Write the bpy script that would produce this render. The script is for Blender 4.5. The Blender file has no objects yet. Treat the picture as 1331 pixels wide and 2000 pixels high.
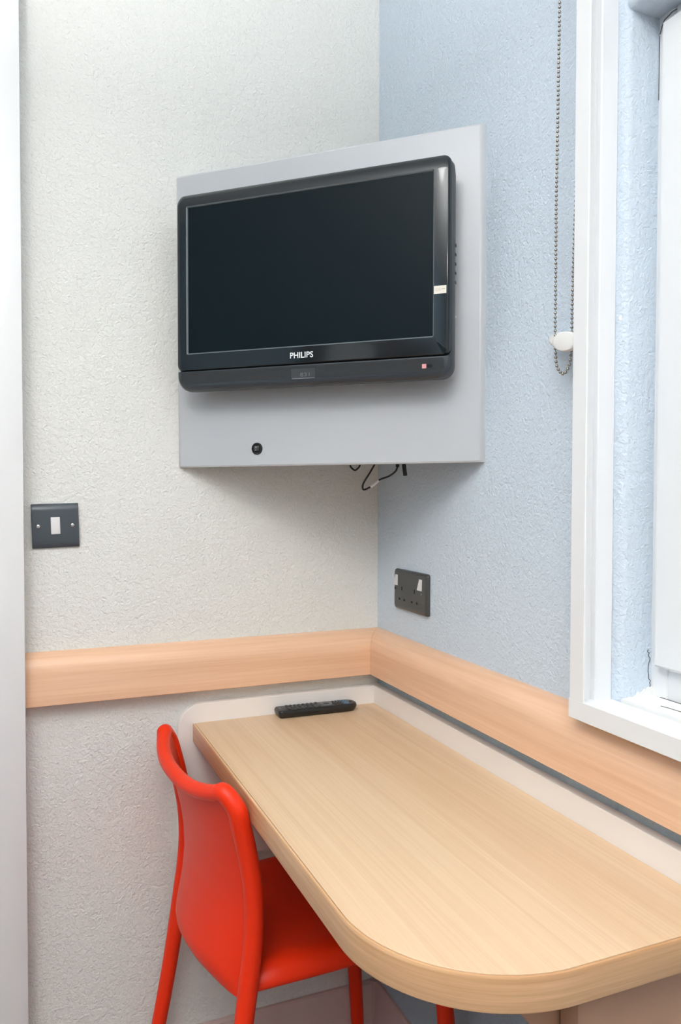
import bpy, bmesh, math, random
from mathutils import Vector, Matrix
random.seed(7)
S = bpy.context.scene
C = S.collection

# ------------------------------------------------------------------ camera
cam_d = bpy.data.cameras.new('camera'); cam = bpy.data.objects.new('camera', cam_d); C.objects.link(cam)
rt = Vector((0.92291, -0.38487, 0.00174)); up = Vector((0.00930, 0.02682, 0.99960)); fw = Vector((0.38475, 0.92256, -0.02830))
M = Matrix(((rt.x, up.x, -fw.x, -0.7729), (rt.y, up.y, -fw.y, -1.6295), (rt.z, up.z, -fw.z, 1.2361), (0, 0, 0, 1)))
cam.matrix_world = M
cam_d.sensor_fit = 'VERTICAL'; cam_d.sensor_height = 36.0; cam_d.sensor_width = 24.0
cam_d.lens = 1532.6 / 2000 * 36; cam_d.clip_start = 0.02
S.camera = cam

# ------------------------------------------------------------------ light
S.view_settings.view_transform = 'Standard'; S.view_settings.look = 'None'
S.view_settings.exposure = 0.09; S.view_settings.gamma = 1.0; S.view_settings.use_curve_mapping = False
W = bpy.data.worlds.new('daylight'); S.world = W; W.use_nodes = True
W.node_tree.nodes['Background'].inputs[0].default_value = (0.93, 0.96, 1.0, 1)
W.node_tree.nodes['Background'].inputs[1].default_value = 2.4

LAMPS = ((-1.15, -1.45), (-1.60, -3.1))      # opal dome lamps on the ceiling, built further down; the second is an added rear fill
LAMP_POWER = (13.0, 24.0)
BOUNCE_FILL = (-1.20, -1.88, 1.74); BOUNCE_FILL_POWER = 68.0     # added fill uplighter, unseen behind the camera, aimed at the ceiling

# ------------------------------------------------------------------ helpers
def new_mat(name):
    m = bpy.data.materials.new(name); m.use_nodes = True
    return m, m.node_tree.nodes, m.node_tree.links, m.node_tree.nodes['Principled BSDF']

def plain(name, col, rough=0.5, metal=0.0, spec=0.5, noise=0.0, nscale=20, bump=0.0, bscale=200, coat=0.0, emit=None, es=0):
    m, N, L, B = new_mat(name)
    B.inputs['Base Color'].default_value = (*col, 1); B.inputs['Roughness'].default_value = rough
    B.inputs['Metallic'].default_value = metal; B.inputs['Specular IOR Level'].default_value = spec
    B.inputs['Coat Weight'].default_value = coat; B.inputs['Coat Roughness'].default_value = 0.04
    if emit:
        B.inputs['Emission Color'].default_value = (*emit, 1); B.inputs['Emission Strength'].default_value = es
    tc = N.new('ShaderNodeTexCoord')
    n = N.new('ShaderNodeTexNoise'); n.inputs['Scale'].default_value = nscale; n.inputs['Detail'].default_value = 4
    L.new(tc.outputs['Object'], n.inputs['Vector'])
    mx = N.new('ShaderNodeMix'); mx.data_type = 'RGBA'
    mx.inputs[6].default_value = (*[c * (1 - noise) for c in col], 1)
    mx.inputs[7].default_value = (*[min(1, c * (1 + noise)) for c in col], 1)
    L.new(n.outputs['Fac'], mx.inputs[0]); L.new(mx.outputs[2], B.inputs['Base Color'])
    if bump:
        b = N.new('ShaderNodeTexNoise'); b.inputs['Scale'].default_value = bscale; b.inputs['Detail'].default_value = 2
        L.new(tc.outputs['Object'], b.inputs['Vector'])
        bp = N.new('ShaderNodeBump'); bp.inputs['Strength'].default_value = bump; bp.inputs['Distance'].default_value = 0.001
        L.new(b.outputs['Fac'], bp.inputs['Height']); L.new(bp.outputs['Normal'], B.inputs['Normal'])
    return m

def textured_wall(name, col, strength=1.0, low=None, zsplit=0.86):
    # low: the darker paint below the wooden rail
    m, N, L, B = new_mat(name)
    B.inputs['Roughness'].default_value = 0.55; B.inputs['Specular IOR Level'].default_value = 0.35
    tc = N.new('ShaderNodeTexCoord')
    a = N.new('ShaderNodeTexNoise'); a.inputs['Scale'].default_value = 150; a.inputs['Detail'].default_value = 2.5; a.inputs['Distortion'].default_value = 0.8
    L.new(tc.outputs['Object'], a.inputs['Vector'])
    b = N.new('ShaderNodeTexNoise'); b.inputs['Scale'].default_value = 60; b.inputs['Detail'].default_value = 2
    L.new(tc.outputs['Object'], b.inputs['Vector'])
    ad = N.new('ShaderNodeMath'); ad.operation = 'MULTIPLY_ADD'; ad.inputs[1].default_value = 0.7
    L.new(b.outputs['Fac'], ad.inputs[0]); L.new(a.outputs['Fac'], ad.inputs[2])
    bp = N.new('ShaderNodeBump'); bp.inputs['Strength'].default_value = strength; bp.inputs['Distance'].default_value = 0.0035
    L.new(ad.outputs[0], bp.inputs['Height']); L.new(bp.outputs['Normal'], B.inputs['Normal'])
    c = N.new('ShaderNodeTexNoise'); c.inputs['Scale'].default_value = 3.0; c.inputs['Detail'].default_value = 3
    L.new(tc.outputs['Object'], c.inputs['Vector'])
    mx = N.new('ShaderNodeMix'); mx.data_type = 'RGBA'
    mx.inputs[6].default_value = (*[v * 0.965 for v in col], 1); mx.inputs[7].default_value = (*[min(1, v * 1.03) for v in col], 1)
    L.new(c.outputs['Fac'], mx.inputs[0]); L.new(mx.outputs[2], B.inputs['Base Color'])
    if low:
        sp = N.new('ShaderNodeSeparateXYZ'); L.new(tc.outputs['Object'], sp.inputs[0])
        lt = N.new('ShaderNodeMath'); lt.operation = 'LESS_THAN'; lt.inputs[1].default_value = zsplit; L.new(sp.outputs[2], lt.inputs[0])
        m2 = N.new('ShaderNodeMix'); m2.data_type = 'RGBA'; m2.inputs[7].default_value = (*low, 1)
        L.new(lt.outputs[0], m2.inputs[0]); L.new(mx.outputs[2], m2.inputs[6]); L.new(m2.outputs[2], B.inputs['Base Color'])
    return m

def wood(name, c1, c2, scale, rough=0.42, broad=(1, 1, 1), bf=0.35):
    """laminate with fine straight grain; scale = per-axis stretch"""
    m, N, L, B = new_mat(name)
    B.inputs['Roughness'].default_value = rough; B.inputs['Specular IOR Level'].default_value = 0.4
    tc = N.new('ShaderNodeTexCoord')
    def tex(sc, det, dist=0.0, rg=0.6):
        mp = N.new('ShaderNodeMapping'); mp.inputs['Scale'].default_value = sc
        L.new(tc.outputs['Object'], mp.inputs['Vector'])
        n = N.new('ShaderNodeTexNoise'); n.inputs['Scale'].default_value = 1; n.inputs['Detail'].default_value = det
        n.inputs['Roughness'].default_value = rg; n.inputs['Distortion'].default_value = dist
        L.new(mp.outputs[0], n.inputs['Vector']); return n
    fine = tex(scale, 5, 0.15, 0.65)
    mid = tex([v * 0.28 for v in scale], 3, 0.4)
    br = tex(broad, 2, 0.3)
    cr = N.new('ShaderNodeValToRGB'); cr.color_ramp.elements[0].position = 0.33; cr.color_ramp.elements[1].position = 0.66
    L.new(fine.outputs['Fac'], cr.inputs[0])
    cr2 = N.new('ShaderNodeValToRGB'); cr2.color_ramp.elements[0].position = 0.35; cr2.color_ramp.elements[1].position = 0.65
    L.new(mid.outputs['Fac'], cr2.inputs[0])
    cr3 = N.new('ShaderNodeValToRGB'); cr3.color_ramp.elements[0].position = 0.35; cr3.color_ramp.elements[1].position = 0.65
    L.new(br.outputs['Fac'], cr3.inputs[0])
    def mixv(f, a, b):
        x = N.new('ShaderNodeMix'); x.data_type = 'FLOAT'; x.inputs[0].default_value = f
        L.new(a, x.inputs[2]); L.new(b, x.inputs[3]); return x.outputs[0]
    v = mixv(0.45, cr.outputs[0], cr2.outputs[0]); v = mixv(bf, v, cr3.outputs[0])
    mx = N.new('ShaderNodeMix'); mx.data_type = 'RGBA'; mx.inputs[6].default_value = (*c1, 1); mx.inputs[7].default_value = (*c2, 1)
    L.new(v, mx.inputs[0]); L.new(mx.outputs[2], B.inputs['Base Color'])
    return m

MAT = {}
MAT['wall_cream'] = textured_wall('cream textured wallpaper', (0.81, 0.81, 0.775), 0.85)
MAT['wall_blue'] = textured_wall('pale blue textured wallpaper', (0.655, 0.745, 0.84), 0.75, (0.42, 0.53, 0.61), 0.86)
MAT['wall_blue_plain'] = plain('blue painted wall', (0.40, 0.52, 0.60), 0.6)
MAT['ceil'] = plain('ceiling paint', (0.86, 0.86, 0.84), 0.8)
MAT['floor'] = plain('grey vinyl floor', (0.29, 0.205, 0.175), 0.45, noise=0.1, nscale=60)
MAT['white_gloss'] = plain('white gloss paint', (0.82, 0.82, 0.82), 0.3)
MAT['upvc'] = plain('white plastic window profile', (0.87, 0.875, 0.885), 0.3)
MAT['blind_white'] = plain('white blind profile', (0.86, 0.87, 0.885), 0.35)
MAT['plaster'] = plain('white filler plaster', (0.86, 0.86, 0.85), 0.7, bump=0.6, bscale=120)
MAT['rail'] = wood('beech laminate rail', (0.76, 0.44, 0.265), (0.96, 0.64, 0.435), (4, 4, 230), 0.3, (1.2, 1.2, 12))
MAT['desk'] = wood('pale oak laminate', (0.67, 0.44, 0.26), (0.82, 0.62, 0.415), (260, 2.5, 260), 0.38, (7, 0.8, 7), 0.38)
MAT['band'] = wood('oak edge banding', (0.52, 0.275, 0.125), (0.86, 0.55, 0.31), (5, 5, 260), 0.35, (1.5, 1.5, 30), 0.2)
MAT['cream_board'] = plain('cream laminate board', (0.92, 0.87, 0.83), 0.32, noise=0.01)
MAT['shaded_board'] = plain('laminate darkened for shade', (0.50, 0.30, 0.20), 0.4, noise=0.01)  # under-desk shade and brown bounce are put into this base colour
MAT['skirting'] = plain('lavender grey skirting', (0.66, 0.50, 0.47), 0.4, noise=0.02)
MAT['red'] = plain('orange red moulded plastic', (0.90, 0.034, 0.004), 0.42, spec=0.35, noise=0.01, bump=0.04, bscale=900)
MAT['panel_grey'] = plain('light grey laminate', (0.545, 0.56, 0.585), 0.33, noise=0.012, nscale=3)
MAT['bezel'] = plain('glossy black plastic', (0.009, 0.014, 0.018), 0.08, spec=0.5)
MAT['trim'] = plain('dark satin screen trim', (0.13, 0.155, 0.17), 0.22, spec=0.6)
MAT['tv_case'] = plain('satin black casing', (0.035, 0.042, 0.05), 0.38)
MAT['grille'] = plain('speaker grille cloth', (0.022, 0.026, 0.03), 0.6, bump=1.0, bscale=1500)
MAT['strip'] = plain('satin dark strip', (0.045, 0.053, 0.062), 0.25)
MAT['screen'] = plain('unlit display panel', (0.0035, 0.0095, 0.013), 0.3, spec=0.13)
MAT['slate'] = plain('slate grey switch plastic', (0.062, 0.075, 0.09), 0.3)
MAT['socket'] = plain('charcoal socket plastic', (0.060, 0.062, 0.062), 0.35)
MAT['rocker'] = plain('pale grey switch rocker', (0.74, 0.73, 0.73), 0.35)
MAT['metal'] = plain('bright screw metal', (0.75, 0.76, 0.78), 0.25, metal=1.0)
MAT['bead'] = plain('nickel bead metal', (0.40, 0.375, 0.345), 0.22, metal=1.0)
MAT['black'] = plain('matt black rubber', (0.012, 0.012, 0.013), 0.45)
MAT['hole'] = plain('dark recess', (0.004, 0.004, 0.004), 0.8)
MAT['text'] = plain('white print', (0.85, 0.87, 0.88), 0.4)
MAT['pink'] = plain('pink indicator window', (0.85, 0.38, 0.38), 0.3)
MAT['sticker'] = plain('cream paper sticker', (0.83, 0.78, 0.68), 0.6)
MAT['ink'] = plain('faded ink', (0.25, 0.2, 0.14), 0.7)
MAT['badge'] = plain('smoky clear label', (0.055, 0.06, 0.065), 0.12)
MAT['cleat'] = plain('white moulded plastic', (0.88, 0.87, 0.85), 0.35)
MAT['remote'] = plain('black remote plastic', (0.014, 0.015, 0.016), 0.28)
MAT['key'] = plain('dark rubber key', (0.055, 0.058, 0.062), 0.4)
MAT['key_grey'] = plain('grey navigation ring', (0.15, 0.16, 0.17), 0.35)
MAT['blue'] = plain('blue printed patch', (0.03, 0.15, 0.30), 0.35)
MAT['crack'] = plain('crack shadow line', (0.10, 0.11, 0.11), 0.9)
MAT['bracket'] = plain('zinc bracket', (0.55, 0.50, 0.47), 0.4, metal=0.6)
MAT['brown'] = plain('dark brown door', (0.10, 0.05, 0.03), 0.4)
g, N_, L_, B_ = new_mat('window glass'); B_.inputs['Transmission Weight'].default_value = 1; B_.inputs['Roughness'].default_value = 0.0; B_.inputs['IOR'].default_value = 1.45
MAT['glass'] = g
for _i in (0, 1): MAT['lamp_%d' % _i] = plain('lit opal diffuser', (0.9, 0.9, 0.88), 0.5, emit=(1, 0.992, 0.985), es=LAMP_POWER[_i])

def obj(name, bm, mat, parent=None, smooth=True, loc=None, angle=35):
    bmesh.ops.recalc_face_normals(bm, faces=bm.faces[:])
    me = bpy.data.meshes.new(name); bm.to_mesh(me); bm.free()
    me.materials.append(mat)
    if smooth:
        me.shade_smooth()
        me.set_sharp_from_angle(angle=math.radians(angle))
    o = bpy.data.objects.new(name, me); C.objects.link(o)
    if parent: o.parent = parent
    if loc: o.location = loc
    return o
def tag(o, label, cat, group=None):
    o['label'] = label; o['category'] = cat
    if group: o['group'] = group
    return o
def empty(name, loc, mat=None):
    o = bpy.data.objects.new(name, None); C.objects.link(o); o.empty_display_size = 0.05
    if mat is not None: o.matrix_world = mat
    else: o.location = loc
    return o
def struct(name, bm, mat, parent=None, smooth=False):
    o = obj(name, bm, mat, parent, smooth); o['kind'] = 'structure'; return o
def box(bm, x0, x1, y0, y1, z0, z1, bev=0.0, seg=2):
    vs = [bm.verts.new((x, y, z)) for x in (x0, x1) for y in (y0, y1) for z in (z0, z1)]
    fs = [bm.faces.new([vs[i] for i in f]) for f in ((0, 1, 3, 2), (4, 6, 7, 5), (0, 4, 5, 1), (2, 3, 7, 6), (0, 2, 6, 4), (1, 5, 7, 3))]
    if bev > 0:
        es = list({e for f in fs for e in f.edges})
        bmesh.ops.bevel(bm, geom=es, offset=bev, segments=seg, affect='EDGES', profile=0.5)
    return bm
def NB(): return bmesh.new()
def prism(bm, pts, axis, a, b):
    """polygon pts (2D) extruded along axis from a to b"""
    def P(p, t):
        if axis == 'z': return (p[0], p[1], t)
        if axis == 'x': return (t, p[0], p[1])
        return (p[0], t, p[1])
    A = [bm.verts.new(P(p, a)) for p in pts]; Bv = [bm.verts.new(P(p, b)) for p in pts]
    n = len(pts)
    bm.faces.new(A); bm.faces.new(Bv[::-1])
    for i in range(n): bm.faces.new((A[i], A[(i + 1) % n], Bv[(i + 1) % n], Bv[i]))
    return bm
def loft(bm, loops, cap0=True, cap1=True, closed=True):
    R = [[bm.verts.new(p) for p in lp] for lp in loops]
    n = len(R[0])
    for a, b in zip(R, R[1:]):
        for i in range(n if closed else n - 1):
            bm.faces.new((a[i], a[(i + 1) % n], b[(i + 1) % n], b[i]))
    if cap0: bm.faces.new(R[0])
    if cap1: bm.faces.new(R[-1][::-1])
    return R
def catmull(pts, n=8):
    P = [Vector(p) for p in pts]; P = [P[0] * 2 - P[1]] + P + [P[-1] * 2 - P[-2]]
    out = []
    for i in range(1, len(P) - 2):
        for k in range(n):
            t = k / n
            out.append(0.5 * ((2 * P[i]) + (P[i + 1] - P[i - 1]) * t + (2 * P[i - 1] - 5 * P[i] + 4 * P[i + 1] - P[i + 2]) * t * t + (-P[i - 1] + 3 * P[i] - 3 * P[i + 1] + P[i + 2]) * t ** 3))
    out.append(P[-2]); return out
def tube(bm, path, r, seg=16, caps=True):
    """r: number or function of 0..1 giving radius or (ra, rb)"""
    path = [Vector(p) for p in path]; n = len(path)
    T = [(path[min(i + 1, n - 1)] - path[max(i - 1, 0)]).normalized() for i in range(n)]
    ref = Vector((0, 1, 0)) if abs(T[0].y) < 0.9 else Vector((1, 0, 0))
    nrm = (ref - T[0] * ref.dot(T[0])).normalized(); loops = []
    for i in range(n):
        nrm = (nrm - T[i] * nrm.dot(T[i])).normalized(); bn = T[i].cross(nrm)
        rr = r(i / (n - 1)) if callable(r) else r
        ra, rb = rr if isinstance(rr, tuple) else (rr, rr)
        loops.append([path[i] + nrm * ra * math.cos(2 * math.pi * k / seg) + bn * rb * math.sin(2 * math.pi * k / seg) for k in range(seg)])
    loft(bm, loops, caps, caps)
    return bm
def rrect(x0, x1, y0, y1, r, k=6):
    """rounded rectangle, r = radius or (bl, br, tr, tl); always 4*(k+1) points"""
    rs = r if isinstance(r, (tuple, list)) else (r,) * 4
    out = []
    for (cx, cy, sx, sy, a0), rr in zip(((x0, y0, 1, 1, 180), (x1, y0, -1, 1, 270), (x1, y1, -1, -1, 0), (x0, y1, 1, -1, 90)), rs):
        rr = max(rr, 1e-5)
        for i in range(k + 1):
            a = math.radians(a0 + 90 * i / k)
            out.append((cx + sx * rr + rr * math.cos(a), cy + sy * rr + rr * math.sin(a)))
    return out
def text_bm(body, size, width=None, bold=0.0, depth=0.0002):
    cu = bpy.data.curves.new('t', 'FONT'); cu.body = body; cu.size = size; cu.extrude = depth; cu.offset = bold; cu.resolution_u = 3
    o = bpy.data.objects.new('t', cu); C.objects.link(o)
    bpy.context.view_layer.update()
    me = bpy.data.meshes.new_from_object(o.evaluated_get(bpy.context.evaluated_depsgraph_get()))
    bm = NB(); bm.from_mesh(me); bpy.data.objects.remove(o); bpy.data.curves.remove(cu); bpy.data.meshes.remove(me)
    xs = [v.co.x for v in bm.verts]
    if width:
        f = width / (max(xs) - min(xs)); x0 = min(xs)
        for v in bm.verts: v.co.x = (v.co.x - x0) * f
    return bm

# ------------------------------------------------------------------ room shell
RX, RY, H = -2.7, -4.0, 2.5          # left and rear extents, ceiling height
struct('floor', box(NB(), RX, 0.25, RY, 0.15, -0.1, 0.0), MAT['floor'])
struct('ceiling', box(NB(), RX, 0.25, RY, 0.15, H, H + 0.1), MAT['ceil'])
struct('wall_back', box(NB(), RX, 0.0, 0.0, 0.15, 0, H), MAT['wall_cream'])
struct('wall_left', box(NB(), RX - 0.1, RX, RY, 0.15, 0, H), MAT['wall_blue_plain'])
struct('wall_front', box(NB(), RX, 0.25, RY - 0.1, RY, 0, H), MAT['wall_cream'])
# right wall with window opening (y -0.785 .. -1.95, z 0.945 .. 1.886)
WY0, WY1, WZ0, WZ1 = -0.783, -1.95, 0.944, 1.886
bm = NB()
arc = [(0.011 - 0.011 * math.cos(a), WY0 + 0.011 - 0.011 * math.sin(a)) for a in [math.radians(90 * i / 6) for i in range(7)]]
prism(bm, [(0.0, 0.15)] + arc + [(0.25, WY0), (0.25, 0.15)], 'z', 0, H)
box(bm, 0.0, 0.25, WY1, WY0, 0, WZ0 - 0.002)
box(bm, 0.0, 0.25, RY, WY1, 0, H)
arc = [(0.011 - 0.011 * math.cos(a), WZ1 + 0.011 - 0.011 * math.sin(a)) for a in [math.radians(90 * i / 6) for i in range(7)]]
prism(bm, [(0.0, H)] + arc + [(0.25, WZ1), (0.25, H)], 'y', WY1, WY0)
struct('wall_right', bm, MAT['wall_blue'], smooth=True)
# plastered sill and filler climbing the reveal
bm = NB()
box(bm, 0.0015, 0.16, WY1 + 0.001, WY0 - 0.001, WZ0 - 0.012, WZ0 + 0.004)
rr = random.Random(3)
top = []
for i in range(15):
    x = 0.004 + 0.053 * i / 14
    top.append((x, WZ0 + 0.004 + 0.012 * max(0, (i - 4) / 10) ** 0.8 + (rr.random() - 0.5) * 0.004))
prism(bm, [(0.004, WZ0)] + top + [(0.057, WZ0)], 'y', WY0 - 0.0035, WY0 - 0.0002)
struct('trim_3', bm, MAT['plaster'])
# window
win = struct('window_1', None or prism(NB(), [(0.056, WY0), (0.056, WY0 - 0.026), (0.060, WY0 - 0.030), (0.125, WY0 - 0.030), (0.125, WY0)], 'z', WZ0, WZ1), MAT['upvc'])
def wp(name, bm, mat='upvc', par=win):
    o = obj(name, bm, MAT[mat], par); return o
bm = NB(); box(bm, 0.056, 0.125, WY1, WY1 + 0.03, WZ0, WZ1, 0.002); wp('frame_side', bm)
bm = NB(); box(bm, 0.056, 0.125, WY1 + 0.03, WY0 - 0.03, WZ0, WZ0 + 0.045, 0.002); wp('frame_bottom', bm)
bm = NB(); box(bm, 0.056, 0.125, WY1 + 0.03, WY0 - 0.03, WZ1 - 0.03, WZ1, 0.002); wp('frame_top', bm)
sy0, sy1, sz0, sz1, sw = WY0 - 0.018, WY1 + 0.018, 0.993, WZ1 - 0.018, 0.075
def sash_piece(pts, name):   # mitred, with a bevelled inner edge
    cy = (sy0 + sy1) / 2; cz = (sz0 + sz1) / 2
    bm = NB()
    def inset(p, d): return (p[0] + math.copysign(d, cy - p[0]), p[1] + math.copysign(d, cz - p[1]))
    gap = 0.0002
    a, b, c, d = pts
    outer = lambda t: [(t, *q) for q in (a, b, c, d)]
    loops = [[(0.058, *q) for q in pts], [(0.0445, *q) for q in pts]]
    ins = []
    e = 0.003
    my = sum(q[0] for q in pts) / 4; mz = sum(q[1] for q in pts) / 4
    horiz = name in ('sash_bottom', 'sash_top')
    for q in pts:
        f = 1 if q in O else -1
        ins.append((q[0] + f * math.copysign(e, cy - q[0]), q[1] + f * math.copysign(e, cz - q[1])))
    loops.append([(0.0415, *q) for q in ins])
    loft(bm, loops)
    wp(name, bm)
O = ((sy0, sz0), (sy1, sz0), (sy1, sz1), (sy0, sz1)); I = ((sy0 - sw, sz0 + sw), (sy1 + sw, sz0 + sw), (sy1 + sw, sz1 - sw), (sy0 - sw, sz1 - sw))
for i, nm in enumerate(('sash_bottom', 'sash_side', 'sash_top', 'sash_side')):
    j = (i + 1) % 4; sash_piece([O[i], O[j], I[j], I[i]], nm)
bm = NB(); box(bm, 0.072, 0.078, sy1 + sw - 0.01, sy0 - sw + 0.01, sz0 + sw - 0.01, sz1 - sw + 0.01); wp('glass_pane', bm, 'glass')
# hairline cracks in the plaster round the window
def crack(pts, r, par=None):
    bm = NB(); tube(bm, [Vector(p) for p in pts], r, 5); o = struct('trim_4', bm, MAT['crack']); return o
def jag(pts, amp, seed, n=4):
    q = random.Random(seed); P = [Vector(p) for p in pts]; out = [P[0]]
    for a, b in zip(P, P[1:]):
        for k in range(1, n + 1):
            v = a.lerp(b, k / n); v += Vector((0, q.uniform(-amp, amp), q.uniform(-amp, amp))) if k < n else Vector(); out.append(v)
    return out
yr = WY0 - 0.0002
crack([(p.x + (q_ - 0.5) * 0.003, yr, p.z) for p, q_ in ((v, random.Random(i).random()) for i, v in enumerate(jag([(0.0485, 0, 1.012), (0.0525, 0, 1.0), (0.0495, 0, 0.982), (0.0530, 0, 0.968), (0.0555, 0, 0.953)], 0.0, 2, 5)))], 0.0006)
crack([(0.0556, yr - 0.0003, z) for z in (1.775, 1.80, 1.83, 1.862)], 0.0005)
crack([(0.0556, WY0 - 0.001 - d, 1.884 - e) for d, e in ((0, 0.02), (0.004, 0.011), (0.008, 0.005), (0.016, 0.003), (0.021, 0.0015), (0.030, 0.002))], 0.0006)
crack([(0.0225, -0.835, WZ0 + 0.0042), (0.0245, -0.845, WZ0 + 0.0042), (0.0255, -0.86, WZ0 + 0.0042), (0.026, -0.885, WZ0 + 0.0042)], 0.0006)
crack([(0.0555, y, WZ0 + 0.0042) for y in (-0.80, -0.85, -0.95, -1.1)], 0.0006)
# paint chip on the plaster edge
bm = NB(); bmesh.ops.create_icosphere(bm, subdivisions=2, radius=1)
for v in bm.verts: v.co = Vector((0.0008 + v.co.x * 0.0008, -0.7735 + v.co.y * 0.0035, 1.473 + v.co.z * 0.0045 * (1 - 0.3 * v.co.y)))
struct('trim_5', bm, MAT['plaster'])

# white door casing and door left of the cream wall
XD = -0.7555
struct('trim_6', box(NB(), XD - 0.075, XD, -0.062, -0.0001, 0, 2.30, 0.002), MAT['white_gloss'], smooth=True)
d1 = struct('door_1', box(NB(), XD - 0.90, XD - 0.077, -0.050, -0.012, 0.004, 2.22, 0.002), MAT['white_gloss'], smooth=True)
struct('trim_7', box(NB(), XD - 0.978, XD - 0.903, -0.062, -0.0001, 0, 2.30, 0.002), MAT['white_gloss'], smooth=True)
bm = NB(); tube(bm, catmull([(XD - 0.83, -0.055, 1.0), (XD - 0.83, -0.09, 1.0), (XD - 0.80, -0.10, 1.0), (XD - 0.72, -0.10, 1.0)], 6), 0.009, 12); obj('door_handle', bm, MAT['metal'], d1)
struct('reflection_door', box(NB(), RX + 0.0005, RX + 0.04, -2.0, -1.2, 0, 2.05, 0.003), MAT['brown'])  # unseen brown slab, added to give the television something dark to reflect

# skirting
def skirt(name, pts, axis, a, b): struct(name, prism(NB(), pts, axis, a, b), MAT['skirting'], smooth=True)
sk = [(0, 0), (0, 0.099), (-0.006, 0.099), (-0.011, 0.095), (-0.012, 0.088), (-0.012, 0.025), (-0.018, 0.012), (-0.03, 0.0)]
skirt('baseboard_back', sk, 'x', XD, -0.013)
skirt('baseboard_right', sk, 'y', RY, -0.0135)
# small corner block where the two skirtings meet
bm = NB(); prism(bm, [(-0.0005, -0.0005), (-0.021, -0.0005), (-0.0195, -0.010), (-0.010, -0.0195), (-0.0005, -0.021)], 'z', 0.0, 0.1005); struct('trim_8', bm, MAT['skirting'])

# wooden wall rail
TR = 0.0337; ZT, ZB = 0.9195, 0.8196
prof = [(0, ZB), (-TR + 0.001, ZB), (-TR, ZB + 0.001)] + [(-TR + 0.0 + 0.0337 * (1 - math.cos(math.radians(a))), 0.876 + (ZT - 0.876) * math.sin(math.radians(a))) for a in range(0, 91, 9)]
def mitre(bm, prof, along, far):
    # along 'x': runs from x=far to the corner; end cut at 45 degrees
    A, Bv = [], []
    for d, z in prof:
        if along == 'x': A.append((far, d, z)); Bv.append((d - 0.0003, d, z))
        else: A.append((d, far, z)); Bv.append((d, d - 0.0003, z))
    loft(bm, [A, Bv])
bm = NB(); mitre(bm, prof, 'x', XD + 0.0003); o = struct('trim_1', bm, MAT['rail'], smooth=True)
bm = NB(); mitre(bm, prof, 'y', RY + 0.3); o = struct('trim_2', bm, MAT['rail'], smooth=True)

# ------------------------------------------------------------------ ceiling lamps (out of frame; the rear one is an added fill)
for i, (x, y) in enumerate(LAMPS):
    t = empty('ceiling_light', (x, y, H)); tag(t, ('round opal dome ceiling light nearest the desk', 'added fill dome on the ceiling at the unseen rear of the room')[i], 'light', 'dome ceiling lights')
    bm = NB(); r0 = 0.19
    ringp = lambda r, z: [(r * math.cos(a), r * math.sin(a), z) for a in [2 * math.pi * k / 40 for k in range(40)]]
    loft(bm, [ringp(r, z) for r, z in ((r0, 0), (r0 + 0.012, -0.004), (r0 + 0.012, -0.026), (r0, -0.030), (r0 - 0.01, -0.006))], False, False)
    obj('rim', bm, MAT['white_gloss'], t)
    bm = NB(); loft(bm, [ringp(max((r0 - 0.004) * math.cos(math.radians(a)), 0.002), -0.028 - 0.115 * math.sin(math.radians(a))) for a in range(0, 91, 10)], True, True)
    obj('diffuser', bm, MAT['lamp_%d' % i], t)

# bunk at the far side of the room (only mirrored in the television)
bu = empty('bunk_bed', (-2.3, -2.6, 0)); tag(bu, 'upper bunk bed with brown posts at the rear of the room', 'bed')
def bpt(name, x0, x1, y0, y1, z0, z1, m, r=0.004):
    b = NB(); box(b, x0 + 2.3, x1 + 2.3, y0 + 2.6, y1 + 2.6, z0, z1, r); return obj(name, b, MAT[m], bu)
b = NB(); p = rrect(-1.60 + 2.6, -1.33 + 2.6, 1.25, 2.0, (0.02, 0.08, 0.08, 0.02), 8)
loft(b, [[(-2.66 + 2.3, y, z) for y, z in p], [(-2.62 + 2.3, y, z) for y, z in p]]); obj('end_panel', b, MAT['white_gloss'], bu)
bpt('post', -2.68, -2.60, -1.73, -1.61, 0, 2.12, 'brown')
bpt('post', -2.02, -1.94, -1.73, -1.66, 0, 1.75, 'brown')
bpt('post', -2.68, -2.60, -3.75, -3.66, 0, 1.75, 'brown')
bpt('post', -2.02, -1.94, -3.75, -3.66, 0, 1.75, 'brown')
bpt('bed_base', -2.68, -1.94, -3.72, -1.68, 1.50, 1.60, 'brown')
bpt('mattress', -2.64, -1.98, -3.68, -1.76, 1.60, 1.74, 'white_gloss', 0.03)

# uplighter added out of view to brighten the upper walls by ceiling bounce
ul = empty('fill_uplighter', (BOUNCE_FILL[0], BOUNCE_FILL[1], 0)); tag(ul, 'added floor uplighter, unseen behind the camera, filling by ceiling bounce', 'lamp')
ringp = lambda r, z: [(r * math.cos(a), r * math.sin(a), z) for a in [2 * math.pi * k / 32 for k in range(32)]]
bm = NB(); loft(bm, [ringp(r, z) for r, z in ((0.14, 0), (0.14, 0.012), (0.12, 0.02), (0.02, 0.026))]); obj('base', bm, MAT['metal'], ul)
bm = NB(); tube(bm, [(0, 0, 0.02), (0, 0, 0.8), (0, 0, BOUNCE_FILL[2] - 0.06)], 0.011, 12); obj('pole', bm, MAT['metal'], ul)
bm = NB(); loft(bm, [ringp(r, BOUNCE_FILL[2] + z) for r, z in ((0.012, -0.062), (0.08, -0.05), (0.14, -0.02), (0.17, 0.02), (0.166, 0.022), (0.136, -0.016), (0.078, -0.044), (0.012, -0.054))]); obj('lamp_shade', bm, MAT['white_gloss'], ul)
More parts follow.
